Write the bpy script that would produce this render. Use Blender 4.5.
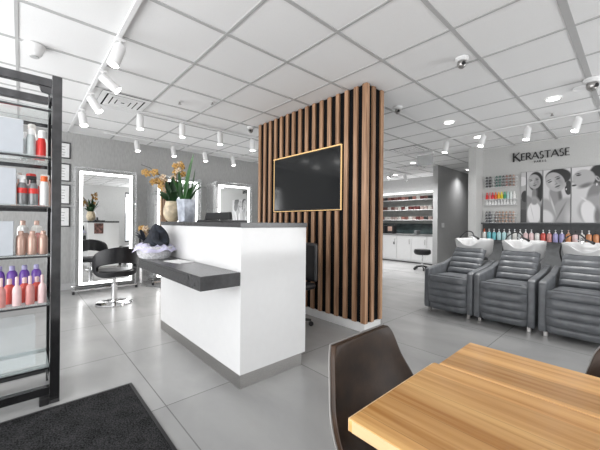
import bpy, bmesh, math, random
import numpy as np
from mathutils import Vector, Matrix
for o in list(bpy.data.objects): bpy.data.objects.remove(o)
S = bpy.context.scene
COL = S.collection
PI = math.pi
R = math.radians
rnd = random.Random(7)

# ---------------------------------------------------------------- camera, sky, window light, exposure
cd = bpy.data.cameras.new('camera'); cam = bpy.data.objects.new('camera', cd); COL.objects.link(cam)
cd.sensor_width = 36; cd.lens = 308.4/600*36; cd.shift_y = -2.2/600; cd.clip_start = .02
cam.matrix_world = Matrix.Translation((0, 0, 1.15)) @ Matrix.Rotation(.8352, 4, 'Z') @ Matrix.Rotation(PI/2, 4, 'X') @ Matrix.Rotation(.009, 4, 'Z')
S.camera = cam
W = bpy.data.worlds.new('sky'); S.world = W; W.use_nodes = True
W.node_tree.nodes['Background'].inputs[0].default_value = (.93, .96, 1, 1)
W.node_tree.nodes['Background'].inputs[1].default_value = 1.0
S.view_settings.view_transform = 'Standard'; S.view_settings.look = 'None'
S.view_settings.gamma = 1; S.view_settings.use_curve_mapping = False
S.view_settings.exposure = .62

def lamp(name, kind, loc, rot, power, size=(1, 1), color=(1, 1, 1), **kw):
    l = bpy.data.lights.new(name, kind); l.energy = power; l.color = color
    if kind == 'AREA': l.shape = 'RECTANGLE'; l.size, l.size_y = size
    for k, v in kw.items(): setattr(l, k, v)
    o = bpy.data.objects.new(name, l); COL.objects.link(o); o.location = loc; o.rotation_euler = rot
    return o
CE = 2.62
# daylight through the shop windows behind the camera
lamp('window_daylight', 'AREA', (-1.6, -2.28, 1.3), (PI/2+R(35), 0, 0), 150, (7.2, 2.1), (1, 1, 1))
lamp('window_daylight', 'AREA', (3.12, 4.7, 1.3), (0, PI/2+R(30), 0), 62, (2.1, 2.6), (1, 1, 1))

# ---------------------------------------------------------------- materials
def nodemat(name):
    m = bpy.data.materials.new(name); m.use_nodes = True
    return m, m.node_tree.nodes, m.node_tree.links, m.node_tree.nodes['Principled BSDF']
def mat(name, col, rough=.5, metal=0, noise=.04, scale=20, bump=0, coat=0, spec=.5, alpha=1, trans=0, stretch=None, bscale=None):
    m, N, L, b = nodemat(name)
    b.inputs['Roughness'].default_value = rough; b.inputs['Metallic'].default_value = metal
    b.inputs['Coat Weight'].default_value = coat; b.inputs['Specular IOR Level'].default_value = spec
    b.inputs['Alpha'].default_value = alpha; b.inputs['Transmission Weight'].default_value = trans
    tc = N.new('ShaderNodeTexCoord'); mp = N.new('ShaderNodeMapping')
    if stretch: mp.inputs['Scale'].default_value = stretch
    L.new(tc.outputs['Object'], mp.inputs['Vector'])
    nz = N.new('ShaderNodeTexNoise'); nz.inputs['Scale'].default_value = scale; nz.inputs['Detail'].default_value = 4
    L.new(mp.outputs[0], nz.inputs['Vector'])
    rp = N.new('ShaderNodeValToRGB')
    lo = [max(0, c*(1-noise*2)) for c in col]; hi = [min(1, c*(1+noise*2)) for c in col]
    rp.color_ramp.elements[0].position = .3; rp.color_ramp.elements[1].position = .7
    rp.color_ramp.elements[0].color = (*lo, 1); rp.color_ramp.elements[1].color = (*hi, 1)
    L.new(nz.outputs['Fac'], rp.inputs[0]); L.new(rp.outputs[0], b.inputs['Base Color'])
    if bump:
        bp = N.new('ShaderNodeBump'); bp.inputs['Strength'].default_value = bump; bp.inputs['Distance'].default_value = .004
        n2 = N.new('ShaderNodeTexNoise'); n2.inputs['Scale'].default_value = bscale or scale; n2.inputs['Detail'].default_value = 3
        L.new(mp.outputs[0], n2.inputs['Vector']); L.new(n2.outputs['Fac'], bp.inputs['Height']); L.new(bp.outputs[0], b.inputs['Normal'])
    return m
def emit(name, col, st):
    m, N, L, b = nodemat(name)
    b.inputs['Base Color'].default_value = (*col, 1); b.inputs['Emission Color'].default_value = (*col, 1)
    b.inputs['Emission Strength'].default_value = st
    return m
def clear(name, col=(.9, .95, .95), op=.2, rough=.05):
    m, N, L, b = nodemat(name)
    b.inputs['Base Color'].default_value = (*col, 1); b.inputs['Roughness'].default_value = rough
    t = N.new('ShaderNodeBsdfTransparent'); mx = N.new('ShaderNodeMixShader'); out = N['Material Output']
    mx.inputs[0].default_value = op
    L.new(t.outputs[0], mx.inputs[1]); L.new(b.outputs[0], mx.inputs[2]); L.new(mx.outputs[0], out.inputs['Surface'])
    return m
def wood(name, c1, c2, axis, scale=1.0, rough=.45, boards=None):
    """fine grain along one axis; optional board width gives each plank its own tone"""
    m, N, L, b = nodemat(name); b.inputs['Roughness'].default_value = rough
    tc = N.new('ShaderNodeTexCoord'); mp = N.new('ShaderNodeMapping')
    sc = [22*scale]*3; sc[axis] = 1.1*scale; mp.inputs['Scale'].default_value = sc
    L.new(tc.outputs['Object'], mp.inputs['Vector'])
    nz = N.new('ShaderNodeTexNoise'); nz.inputs['Scale'].default_value = 1.6; nz.inputs['Detail'].default_value = 6; nz.inputs['Distortion'].default_value = .6
    L.new(mp.outputs[0], nz.inputs['Vector'])
    rp = N.new('ShaderNodeValToRGB'); rp.color_ramp.elements[0].position = .32; rp.color_ramp.elements[1].position = .68
    rp.color_ramp.elements[0].color = (*c1, 1); rp.color_ramp.elements[1].color = (*c2, 1)
    L.new(nz.outputs['Fac'], rp.inputs[0])
    last = rp.outputs[0]
    if boards:
        sp = N.new('ShaderNodeSeparateXYZ'); L.new(tc.outputs['Object'], sp.inputs[0])
        mu = N.new('ShaderNodeMath'); mu.operation = 'MULTIPLY'; mu.inputs[1].default_value = 1/boards[0]
        L.new(sp.outputs[boards[1]], mu.inputs[0])
        fl = N.new('ShaderNodeMath'); fl.operation = 'FLOOR'; L.new(mu.outputs[0], fl.inputs[0])
        wn = N.new('ShaderNodeTexWhiteNoise'); wn.noise_dimensions = '1D'; L.new(fl.outputs[0], wn.inputs['W'])
        mr = N.new('ShaderNodeMapRange'); mr.inputs['To Min'].default_value = .74; mr.inputs['To Max'].default_value = 1.12
        L.new(wn.outputs['Value'], mr.inputs['Value'])
        fr = N.new('ShaderNodeMath'); fr.operation = 'FRACT'; L.new(mu.outputs[0], fr.inputs[0])
        gt = N.new('ShaderNodeMath'); gt.operation = 'LESS_THAN'; gt.inputs[1].default_value = .02; L.new(fr.outputs[0], gt.inputs[0])
        sb = N.new('ShaderNodeMath'); sb.operation = 'MULTIPLY_ADD'; sb.inputs[1].default_value = -.22
        L.new(gt.outputs[0], sb.inputs[0]); L.new(mr.outputs[0], sb.inputs[2])
        vm = N.new('ShaderNodeVectorMath'); vm.operation = 'SCALE'; L.new(last, vm.inputs[0]); L.new(sb.outputs[0], vm.inputs['Scale'])
        last = vm.outputs[0]
    L.new(last, b.inputs['Base Color'])
    return m

def floor_mat():
    m, N, L, b = nodemat('polished_tile')
    tc = N.new('ShaderNodeTexCoord'); mp = N.new('ShaderNodeMapping')
    mp.inputs['Location'].default_value = (-.06, -.68, 0)
    L.new(tc.outputs['Object'], mp.inputs['Vector'])
    br = N.new('ShaderNodeTexBrick'); br.offset = 0; br.squash = 1
    br.inputs['Scale'].default_value = 1; br.inputs['Brick Width'].default_value = 1.02; br.inputs['Row Height'].default_value = 1.02
    br.inputs['Mortar Size'].default_value = .0035; br.inputs['Mortar Smooth'].default_value = .1
    br.inputs['Color1'].default_value = (.88, .88, .88, 1); br.inputs['Color2'].default_value = (1, 1, 1, 1); br.inputs['Mortar'].default_value = (.5, .5, .5, 1)
    L.new(mp.outputs[0], br.inputs['Vector'])
    nz = N.new('ShaderNodeTexNoise'); nz.inputs['Scale'].default_value = 1.5; nz.inputs['Detail'].default_value = 5; nz.inputs['Distortion'].default_value = .5
    m2 = N.new('ShaderNodeMapping'); m2.inputs['Scale'].default_value = (1, 1.9, 1); m2.inputs['Rotation'].default_value = (0, 0, .5)
    L.new(tc.outputs['Object'], m2.inputs['Vector']); L.new(m2.outputs[0], nz.inputs['Vector'])
    rp = N.new('ShaderNodeValToRGB'); rp.color_ramp.elements[0].position = .2; rp.color_ramp.elements[1].position = .85
    rp.color_ramp.elements[0].color = (.31, .31, .31, 1); rp.color_ramp.elements[1].color = (.44, .438, .43, 1)
    L.new(nz.outputs['Fac'], rp.inputs[0])
    mx = N.new('ShaderNodeMixRGB'); mx.blend_type = 'MULTIPLY'; mx.inputs[0].default_value = 1
    L.new(rp.outputs[0], mx.inputs[1]); L.new(br.outputs['Color'], mx.inputs[2]); L.new(mx.outputs[0], b.inputs['Base Color'])
    rr = N.new('ShaderNodeMapRange'); rr.inputs['To Min'].default_value = .21; rr.inputs['To Max'].default_value = .27
    L.new(nz.outputs['Fac'], rr.inputs['Value']); L.new(rr.outputs[0], b.inputs['Roughness'])
    return m
def carpet_mat():
    m, N, L, b = nodemat('ribbed_mat_pile'); b.inputs['Roughness'].default_value = 1; b.inputs['Specular IOR Level'].default_value = .02
    tc = N.new('ShaderNodeTexCoord'); nz = N.new('ShaderNodeTexNoise'); nz.inputs['Scale'].default_value = 130; nz.inputs['Detail'].default_value = 3
    n2 = N.new('ShaderNodeTexNoise'); n2.inputs['Scale'].default_value = 9
    L.new(tc.outputs['Object'], nz.inputs['Vector']); L.new(tc.outputs['Object'], n2.inputs['Vector'])
    ad = N.new('ShaderNodeMath'); ad.operation = 'MULTIPLY_ADD'; ad.inputs[1].default_value = .3; L.new(n2.outputs['Fac'], ad.inputs[0]); L.new(nz.outputs['Fac'], ad.inputs[2])
    rp = N.new('ShaderNodeValToRGB'); rp.color_ramp.elements[0].position = .45; rp.color_ramp.elements[1].position = .85
    rp.color_ramp.elements[0].color = (.006, .006, .006, 1); rp.color_ramp.elements[1].color = (.055, .055, .057, 1)
    L.new(ad.outputs[0], rp.inputs[0]); L.new(rp.outputs[0], b.inputs['Base Color'])
    bp = N.new('ShaderNodeBump'); bp.inputs['Distance'].default_value = .004; L.new(nz.outputs['Fac'], bp.inputs['Height']); L.new(bp.outputs[0], b.inputs['Normal'])
    return m

M = dict(
    floor=floor_mat(), pile=carpet_mat(),
    ceil=mat('ceiling_panel', (.84, .84, .84), .9, noise=.012, scale=160, bump=.15),
    tee=mat('tee_paint', (.47, .47, .47), .6, noise=.01),
    wall=mat('wallpaper_grey', (.385, .385, .38), .8, noise=.05, scale=45, stretch=(1, 1, .25), bump=.2),
    wall2=mat('wall_paint_light_grey', (.53, .53, .52), .8, noise=.02, scale=60),
    wall3=mat('wall_paint_mid_grey', (.46, .46, .46), .7, noise=.02, scale=30),
    walloff=mat('wall_paint_white', (.7, .7, .69), .8, noise=.02),
    white=mat('white_gloss_laminate', (.78, .78, .78), .12, noise=.005, spec=.5),
    whitep=mat('white_paint', (.8, .8, .8), .45, noise=.01),
    cap=mat('charcoal_laminate', (.055, .055, .057), .22, noise=.08, scale=30),
    steel=mat('brushed_steel', (.42, .41, .4), .35, metal=.9, noise=.06, scale=60, stretch=(1, 1, 20)),
    chrome=mat('chrome', (.85, .85, .86), .08, metal=1, noise=.01),
    blk=mat('black_plastic', (.015, .015, .016), .35, noise=.1),
    blkmat=mat('black_backer', (.007, .007, .008), .9, noise=.1, spec=.08),
    frame=mat('black_chrome_frame', (.12, .12, .125), .1, metal=.9, noise=.08),
    glass=clear('shelf_glass', (.75, .85, .84), .22, .03),
    acryl=clear('clear_acrylic', (.85, .87, .88), .16, .1),
    acryl2=clear('sign_acrylic', (.62, .64, .64), .4, .08),
    mirror=mat('mirror_silver', (.86, .87, .87), .01, metal=1, noise=0),
    led=emit('led_white', (1, 1, 1), 3.2), spotled=emit('spot_lens', (1, .99, .97), 9), dled=emit('downlight_lens', (1, .99, .97), 4),
    gold=emit('warm_led_tape', (1, .66, .3), .35), valance=emit('valance_led', (1, 1, 1), 1.5),
    tv=mat('tv_glass', (.008, .009, .01), .12, noise=.1, scale=3), tvb=mat('tv_bezel', (.01, .01, .01), .4),
    slat=wood('walnut_slat', (.24, .125, .066), (.55, .33, .20), 2, .9, .42),
    oak=wood('oiled_oak', (.48, .21, .052), (.86, .50, .19), 0, .8, .22, boards=(.098, 1)),
    oakedge=wood('oak_edge', (.55, .34, .16), (.74, .53, .31), 0, 1.2, .4),
    brown=mat('dark_brown_leather', (.034, .018, .010), .42, noise=.22, scale=14, bump=.06, bscale=130, spec=.3),
    piping=mat('grey_piping', (.22, .21, .2), .4),
    greyl=mat('slate_grey_leather', (.118, .125, .135), .36, noise=.10, scale=10, bump=.6, bscale=34),
    greyd=mat('grey_plastic', (.16, .165, .17), .45),
    ceramic=mat('white_ceramic', (.68, .68, .68), .08, noise=.0, coat=.5),
    blkl=mat('black_leather', (.012, .012, .014), .3, noise=.1, bump=.1, bscale=90),
    shelfdark=mat('shelf_panel_dark', (.075, .078, .082), .6, noise=.05),  # own dark grey of the long wall shelf's panel and boards
    leaf=mat('leaf_green', (.02, .085, .016), .4, noise=.25, scale=9), leafd=mat('leaf_dark_green', (.018, .055, .018), .4, noise=.3, scale=12),
    stem=mat('dark_stem', (.05, .045, .03), .6), petal=mat('gold_orchid_petal', (.42, .24, .06), .6, noise=.42, scale=45),
    petalc=mat('orchid_heart', (.30, .12, .05), .6), petalp=mat('pale_orchid_petal', (.50, .38, .26), .6, noise=.4, scale=50),
    potround=mat('mottled_gold_glaze', (.56, .47, .33), .3, noise=.2, scale=18), potsq=mat('pale_blue_foil', (.56, .6, .68), .22, metal=.35, noise=.18, scale=14, bump=.8, bscale=22),
    wicker=mat('white_wicker', (.72, .72, .74), .7, noise=.15, scale=60, bump=.9, bscale=60), cloth=mat('lavender_cloth', (.62, .6, .78), .8, noise=.08, scale=18, bump=.5),
    navy=mat('navy_felt', (.016, .02, .03), .85, noise=.3, scale=16, bump=.5), paper=mat('paper_white', (.8, .8, .8), .6, noise=.03, scale=30),
    cart=mat('pale_carton', (.50, .53, .57), .5, noise=.01), redm=mat('red_plastic', (.62, .03, .025), .35), orng=mat('orange_cap', (.8, .14, .03), .4),
    grey=mat('grey_can', (.2, .205, .21), .35, metal=.3), teal=mat('teal_bottle', (.16, .5, .55), .25), tealc=mat('pale_teal', (.45, .68, .7), .25),
    pink=mat('rose_bottle', (.60, .27, .25), .25), pinkl=mat('pale_pink_bottle', (.75, .55, .55), .25), beige=mat('copper_beige_bottle', (.50, .33, .27), .3, metal=.25),
    coral=mat('coral_red_bottle', (.62, .10, .08), .25), purp=mat('violet_bottle', (.16, .07, .38), .3), purpl=mat('lilac_bottle', (.36, .34, .58), .3),
    amber=mat('amber_bottle', (.60, .26, .12), .25), milky=mat('milky_bottle', (.72, .71, .68), .3), clearb=mat('pale_grey_bottle', (.50, .54, .54), .2),
    letter=mat('black_lettering', (.02, .02, .02), .4),
    cab=mat('cabinet_white', (.66, .66, .66), .3, noise=.01), ctop=mat('far_countertop', (.2, .2, .2), .3), splash=mat('dark_teal_splashback', (.05, .068, .07), .25, noise=.2, scale=5),
    panelg=mat('shelf_back_grey', (.27, .28, .27), .5, noise=.06, scale=8))

# ---------------------------------------------------------------- mesh helpers
class MB:
    def __init__(s): s.b = bmesh.new(); s.smooth = False
    def box(s, x0, x1, y0, y1, z0, z1, bev=0, seg=2, rot=None, piv=None):
        t = bmesh.new(); bmesh.ops.create_cube(t, size=1)
        for v in t.verts: v.co = Vector(((x0+x1)/2+v.co.x*(x1-x0), (y0+y1)/2+v.co.y*(y1-y0), (z0+z1)/2+v.co.z*(z1-z0)))
        if bev: bmesh.ops.bevel(t, geom=t.edges[:], offset=bev, segments=seg, affect='EDGES', profile=.5)
        if rot is not None:
            p = Vector(piv or ((x0+x1)/2, (y0+y1)/2, (z0+z1)/2))
            for v in t.verts: v.co = rot @ (v.co-p)+p
        return s._add(t)
    def _add(s, t):
        me = bpy.data.meshes.new('t'); t.to_mesh(me); t.free(); s.b.from_mesh(me); bpy.data.meshes.remove(me); return s
    def lathe(s, prof, c=(0, 0, 0), n=24, sx=1, sy=1, axis='Z'):
        rings = []
        for r, z in prof:
            if r < 1e-5: rings.append([s.b.verts.new(s._ax((0, 0, z), c, axis))]); continue
            rings.append([s.b.verts.new(s._ax((r*sx*math.cos(2*PI*i/n), r*sy*math.sin(2*PI*i/n), z), c, axis)) for i in range(n)])
        for a, b in zip(rings, rings[1:]):
            for i in range(n):
                j = (i+1) % n
                if len(a) == 1 and len(b) == 1: continue
                if len(a) == 1: s.b.faces.new((a[0], b[i], b[j]))
                elif len(b) == 1: s.b.faces.new((a[i], a[j], b[0]))
                else: s.b.faces.new((a[i], a[j], b[j], b[i]))
        s.smooth = True
        return s
    @staticmethod
    def _ax(p, c, axis):
        x, y, z = p
        if axis == 'X': x, y, z = z, x, y
        if axis == 'Y': x, y, z = x, z, y
        return Vector((x+c[0], y+c[1], z+c[2]))
    def cyl(s, r, z0, z1, c=(0, 0, 0), n=20, axis='Z', bev=.002):
        return s.lathe([(0, z0), (r-bev, z0), (r, z0+bev), (r, z1-bev), (r-bev, z1), (0, z1)], c, n, axis=axis)
    def tube(s, pts, r, n=8):
        pts = [Vector(p) for p in pts]; rr = r if isinstance(r, (list, tuple)) else [r]*len(pts)
        rings = []; up = None
        for i, p in enumerate(pts):
            t = (pts[min(i+1, len(pts)-1)]-pts[max(i-1, 0)]).normalized()
            if up is None: up = t.orthogonal().normalized()
            up = (up-t*up.dot(t)).normalized(); w = t.cross(up)
            rings.append([s.b.verts.new(p+(up*math.cos(2*PI*k/n)+w*math.sin(2*PI*k/n))*rr[i]) for k in range(n)])
        for a, b in zip(rings, rings[1:]):
            for k in range(n): s.b.faces.new((a[k], a[(k+1) % n], b[(k+1) % n], b[k]))
        s.b.faces.new(rings[0][::-1]); s.b.faces.new(rings[-1]); s.smooth = True
        return s
    def grid(s, f, nu, nv, close_u=False):
        V = [[s.b.verts.new(f(i/nu, j/nv)) for j in range(nv+1)] for i in range(nu if close_u else nu+1)]
        n = len(V)
        for i in range(nu):
            for j in range(nv):
                s.b.faces.new((V[i][j], V[(i+1) % n][j], V[(i+1) % n][j+1], V[i][j+1]))
        s.smooth = True
        return V
    def prism(s, poly, h0, h1, axis='X', bev=0, seg=2):
        t = bmesh.new()
        def P(a, b, h): return (h, a, b) if axis == 'X' else ((a, h, b) if axis == 'Y' else (a, b, h))
        A = [t.verts.new(P(a, b, h0)) for a, b in poly]; B = [t.verts.new(P(a, b, h1)) for a, b in poly]
        t.faces.new(A); t.faces.new(B[::-1]); n = len(poly)
        for i in range(n): t.faces.new((A[i], B[i], B[(i+1) % n], A[(i+1) % n]))
        bmesh.ops.recalc_face_normals(t, faces=t.faces)
        if bev: bmesh.ops.bevel(t, geom=t.edges[:], offset=bev, segments=seg, affect='EDGES', profile=.5)
        return s._add(t)
    def xf(s, mtx):
        bmesh.ops.transform(s.b, matrix=mtx, verts=s.b.verts); return s
    def build(s, name, m, parent=None, loc=None, rz=0, mods=()):
        bmesh.ops.recalc_face_normals(s.b, faces=s.b.faces)
        me = bpy.data.meshes.new(name); s.b.to_mesh(me); s.b.free()
        me.materials.append(m)
        if s.smooth:
            me.polygons.foreach_set('use_smooth', [True]*len(me.polygons))
            try: me.set_sharp_from_angle(angle=R(42))
            except Exception: pass
        o = bpy.data.objects.new(name, me); COL.objects.link(o)
        if parent: o.parent = parent
        if loc: o.location = loc
        o.rotation_euler.z = rz
        for k, kw in mods:
            md = o.modifiers.new(k, k)
            for a, v in kw.items(): setattr(md, a, v)
        return o
def B(*a, **k): return MB().box(*a, **k)
def tag(o, label, cat, group=None, kind=None):
    o['label'] = label; o['category'] = cat
    if group: o['group'] = group
    if kind: o['kind'] = kind
    return o
def thing(name, label, cat, loc=(0, 0, 0), rz=0, group=None):
    o = bpy.data.objects.new(name, None); COL.objects.link(o); o.location = loc; o.rotation_euler.z = rz
    o.empty_display_size = .05
    return tag(o, label, cat, group)
def struct(name, mb, m):
    o = mb.build(name, m); o['kind'] = 'structure'; return o
def dup(o, parent=None, loc=None, rz=None, label=None):
    c = o.copy(); COL.objects.link(c)
    if parent: c.parent = parent
    if loc is not None: c.location = loc
    if rz is not None: c.rotation_euler.z = rz
    if label: c['label'] = label
    for ch in list(o.children): dup(ch, c)
    return c
ORD = ['first', 'second', 'third', 'fourth', 'fifth', 'sixth', 'seventh', 'eighth', 'ninth', 'tenth', 'eleventh', 'twelfth', 'thirteenth', 'fourteenth', 'fifteenth', 'sixteenth', 'seventeenth', 'eighteenth', 'nineteenth', 'twentieth', 'twenty-first', 'twenty-second', 'twenty-third', 'twenty-fourth']

# ================================================================ the room
XL, YR, YF, XR, YN = -6.42, 6.78, 9.35, 3.2, -2.35
struct('floor', B(XL-.1, XR+.1, YN-.1, 12.1, -.1, 0), M['floor'])
struct('ceiling', B(XL-.1, XR+.1, YN-.1, 12.1, CE+.006, CE+.12), M['ceil'])
t = MB()
for n in range(-11, 7):
    x = -.356+.61*n; w = .024 if n == 0 else .015
    t.box(x-w, x+w, YN, 12, CE, CE+.007)
for n in range(-9, 15):
    y = 3.015+.61*n; t.box(XL, XR, y-.011, y+.011, CE+.0005, CE+.007)
struct('trim_1', t, M['tee'])
struct('wall_left', B(XL-.1, XL, YN-.1, YF+.1, 0, CE+.01), M['wall'])
struct('wall_back', B(XL-.1, -3.42, YF, YF+.1, 0, CE+.01), M['wall3'])
struct('wall_right', B(-2.1, XR+.1, YR, YR+.1, 0, CE+.01), M['wall2'])
struct('wall_pillar', B(-2.235, -2.1, 6.39, 12, 0, CE+.01), M['wall2'])
struct('wall_partition', B(-3.53, -3.41, 7.72, 12, 0, CE+.01), M['wall3'])
struct('wall_corridor', B(-3.42, -2.1, 12, 12.1, 0, CE+.01), M['wall2'])
# window walls behind the camera
def window_wall(name, axis, pos, a0, a1, holes):
    w = MB(); th = .1; sg = -1 if axis == 'Y' else 1
    def bx(u0, u1, z0, z1, d0=0, d1=th, mb=w):
        q = sorted((pos+sg*d0, pos+sg*d1))
        if axis == 'Y': mb.box(u0, u1, q[0], q[1], z0, z1)
        else: mb.box(q[0], q[1], u0, u1, z0, z1)
    zb, zt = .25, 2.4
    bx(a0, a1, 0, zb); bx(a0, a1, zt, CE+.01); e = a0
    for h0, h1 in holes: bx(e, h0, zb, zt); e = h1
    bx(e, a1, zb, zt)
    struct(name, w, M['walloff'])
    fr = MB()
    for h0, h1 in holes:
        n = 3
        for k in range(n+1):
            u = h0+(h1-h0)*k/n; bx(max(h0, u-.03), min(h1, u+.03), zb, zt, .02, .07, fr)
        bx(h0, h1, zb, zb+.05, .02, .07, fr); bx(h0, h1, zt-.05, zt, .02, .07, fr)
    return fr
f1 = window_wall('wall_front', 'Y', YN, XL, XR, [(-5.2, 2.0)]); struct('window_1', f1, M['frame'])
f2 = window_wall('wall_side', 'X', XR, YN, YR, [(3.35, 6.1)]); struct('window_2', f2, M['frame'])
struct('baseboard_left', B(XL, XL+.012, YN, YF, 0, .1), M['wall3'])
struct('baseboard_right', B(-2.1, XR, YR-.012, YR, 0, .83), mat('lower_wall_grey', (.20, .205, .21), .6))

# ================================================================ floor mat
m_ = thing('floor_mat', 'charcoal grey carpet entrance mat on the tiled floor', 'mat', (-2.42, .59, 0))
MB().box(.02, 2.0, -1.45, -.02, 0, .009).build('pile', M['pile'], m_)
e = MB(); e.box(0, 2.02, -.025, 0, 0, .007, .002).box(0, .025, -1.47, -.02, 0, .007, .002).box(0, 2.02, -1.475, -1.45, 0, .007, .002).box(2.0, 2.02, -1.45, -.02, 0, .007, .002)
e.build('rubber_border', M['blk'], m_)

# ================================================================ slatted column with television
cx0, cx1, cy0, cy1 = -3.90, -1.92, 2.66, 2.98
colm = thing('slat_column', 'tall room-divider column clad in walnut slats over black', 'column', ((cx0+cx1)/2, (cy0+cy1)/2, 0))
ox, oy = (cx0+cx1)/2, (cy0+cy1)/2
sd = .026
B(cx0+sd-ox, cx1-sd-ox, cy0+sd-oy, cy1-sd-oy, .09, CE).build('black_backer', M['blkmat'], colm)
B(cx0+.02-ox, cx1-.012-ox, cy0+.012-oy, cy1-.012-oy, 0, .095, bev=.003).build('white_plinth', M['whitep'], colm)
TVX0, TVX1, TVZ0, TVZ1 = -3.50, -2.275, 1.32, 2.03
xs = []; x = cx1-.075
B(cx1-.058-ox, cx1-ox, cy0-oy, cy0+.052-oy, .095, CE, bev=.003).build('corner_slat', M['slat'], colm)
k = 0
while True:
    xa = cx1-.052-.07-.1285*k; k += 1
    a, b_ = xa-.052, xa
    if a < cx0-.01: break
    xs.append((a, b_))
for a, b_ in xs:
    hidden = b_ > TVX0-.02 and a < TVX1+.02
    zt = CE
    if hidden:
        MB().box(a-ox, b_-ox, cy0-oy, cy0+sd-oy, .095, TVZ0-.03, bev=.003).box(a-ox, b_-ox, cy0-oy, cy0+sd-oy, TVZ1+.02, zt, bev=.003).build('slat', M['slat'], colm)
    else:
        MB().box(a-ox, b_-ox, cy0-oy, cy0+sd-oy, .095, zt, bev=.003).build('slat', M['slat'], colm)
for yy in (cy0+.115, cy1-.05):
    MB().box(cx1-sd-ox, cx1-ox, yy-oy, yy+.05-oy, .095, CE, bev=.003).build('slat', M['slat'], colm)
lt = MB(); lt.box(TVX0-.014, TVX1+.014, cy0-.004, cy0+.02, TVZ1+.004, TVZ1+.012).box(TVX0-.014, TVX1+.014, cy0+.012, cy0+.02, TVZ0-.020, TVZ0-.014)
lt.box(TVX0-.012, TVX0-.006, cy0+.008, cy0+.02, TVZ0-.014, TVZ1+.004).box(TVX1+.006, TVX1+.012, cy0+.004, cy0+.02, TVZ0-.014, TVZ1+.004)
lt.xf(Matrix.Translation((-ox, -oy, 0))); lt.build('warm_light_tape', M['gold'], colm)
tv = thing('television', 'large black flat television set into the walnut slat column', 'television', ((TVX0+TVX1)/2, cy0+.03, TVZ0))
w_, h_ = (TVX1-TVX0)/2, TVZ1-TVZ0
B(-w_, w_, -.022, -.006, -.01, h_, bev=.004).build('housing', M['tvb'], tv)
B(-w_+.012, w_-.012, -.0235, -.0215, .004, h_-.012).build('screen', M['tv'], tv)

# ================================================================ reception counter
CX0, CX1, CY0, CY1, CH = -3.46, -1.84, 1.12, 1.735, 1.15
rc = thing('reception_counter', 'white high-gloss reception counter with charcoal top in the centre of the salon', 'counter', ((CX0+CX1)/2, (CY0+CY1)/2, 0))
qx, qy = (CX0+CX1)/2, (CY0+CY1)/2
def L(mb, p=(qx, qy, 0)): return mb.xf(Matrix.Translation((-p[0], -p[1], -p[2])))
L(B(CX0, CX1, CY0, CY1, .095, CH-.036, bev=.003)).build('body', M['white'], rc)
L(B(CX0+.002, CX1-.002, CY0+.002, CY1-.04, 0, .095)).build('kickplate', M['steel'], rc)
L(B(CX0-.006, CX1+.006, CY0-.006, CY1+.006, CH-.036, CH, bev=.002)).build('countertop', M['cap'], rc)
lg = L(B(-3.21, -1.838, .83, CY0-.003, .714, .807, bev=.003)).build('bag_ledge', M['cap'], rc)
L(B(-3.1, -2.02, .826, .832, .735, .79, bev=.002)).build('ledge_inlay', M['cap'], lg)
nt = tag(B(-.004, 0, -.09, .09, -.12, .12).build('notice', mat('dark_notice_print', (.12, .06, .05), .5, noise=.8, scale=18), None, (CX0-.001, 1.33, .98)), 'small dark notice fixed to the end of the white reception counter', 'notice')

# office chair behind the counter
oc = thing('office_chair', 'black office chair behind the reception counter near the slat column', 'chair', (-2.62, 2.2, 0), R(-90))
MB().box(-.03, .03, -.25, .25, .5, .93, bev=.028, seg=3, rot=None).xf(Matrix.Translation((-.2, 0, 0)) ).build('backrest', M['blkl'], oc, (0, 0, 0))
B(-.22, .24, -.23, .23, .42, .49, bev=.03, seg=3).build('seat', M['blkl'], oc)
MB().cyl(.028, .08, .43).build('gas_column', M['blk'], oc)
w_ = MB()
for k in range(5): a = 2*PI*k/5; w_.tube([(0, 0, .1), (.26*math.cos(a), .26*math.sin(a), .065)], [.022, .014])
w_.build('star_base', M['blk'], oc)
for k in range(5): a = 2*PI*k/5; MB().cyl(.027, -.02, .02, axis='Y').build('caster', M['blk'], oc, (.26*math.cos(a), .26*math.sin(a), .028), a)

# laptop on the counter
lp = thing('laptop', 'open black laptop lying on the reception countertop', 'laptop', (-2.69, 1.42, CH))
B(-.27, .26, -.13, .12, 0, .018, bev=.004).build('keyboard_base', M['blk'], lp)
MB().prism([(-.26, .02), (.25, .02), (.23, .09), (-.22, .09)], -.05, -.02, 'Y', bev=.004).build('screen_lid', M['blk'], lp)
MB().prism([(-.36, .0), (-.2, .0), (-.2, .03)], -.06, .02, 'Y').build('side_tray', M['blk'], lp)

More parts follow.
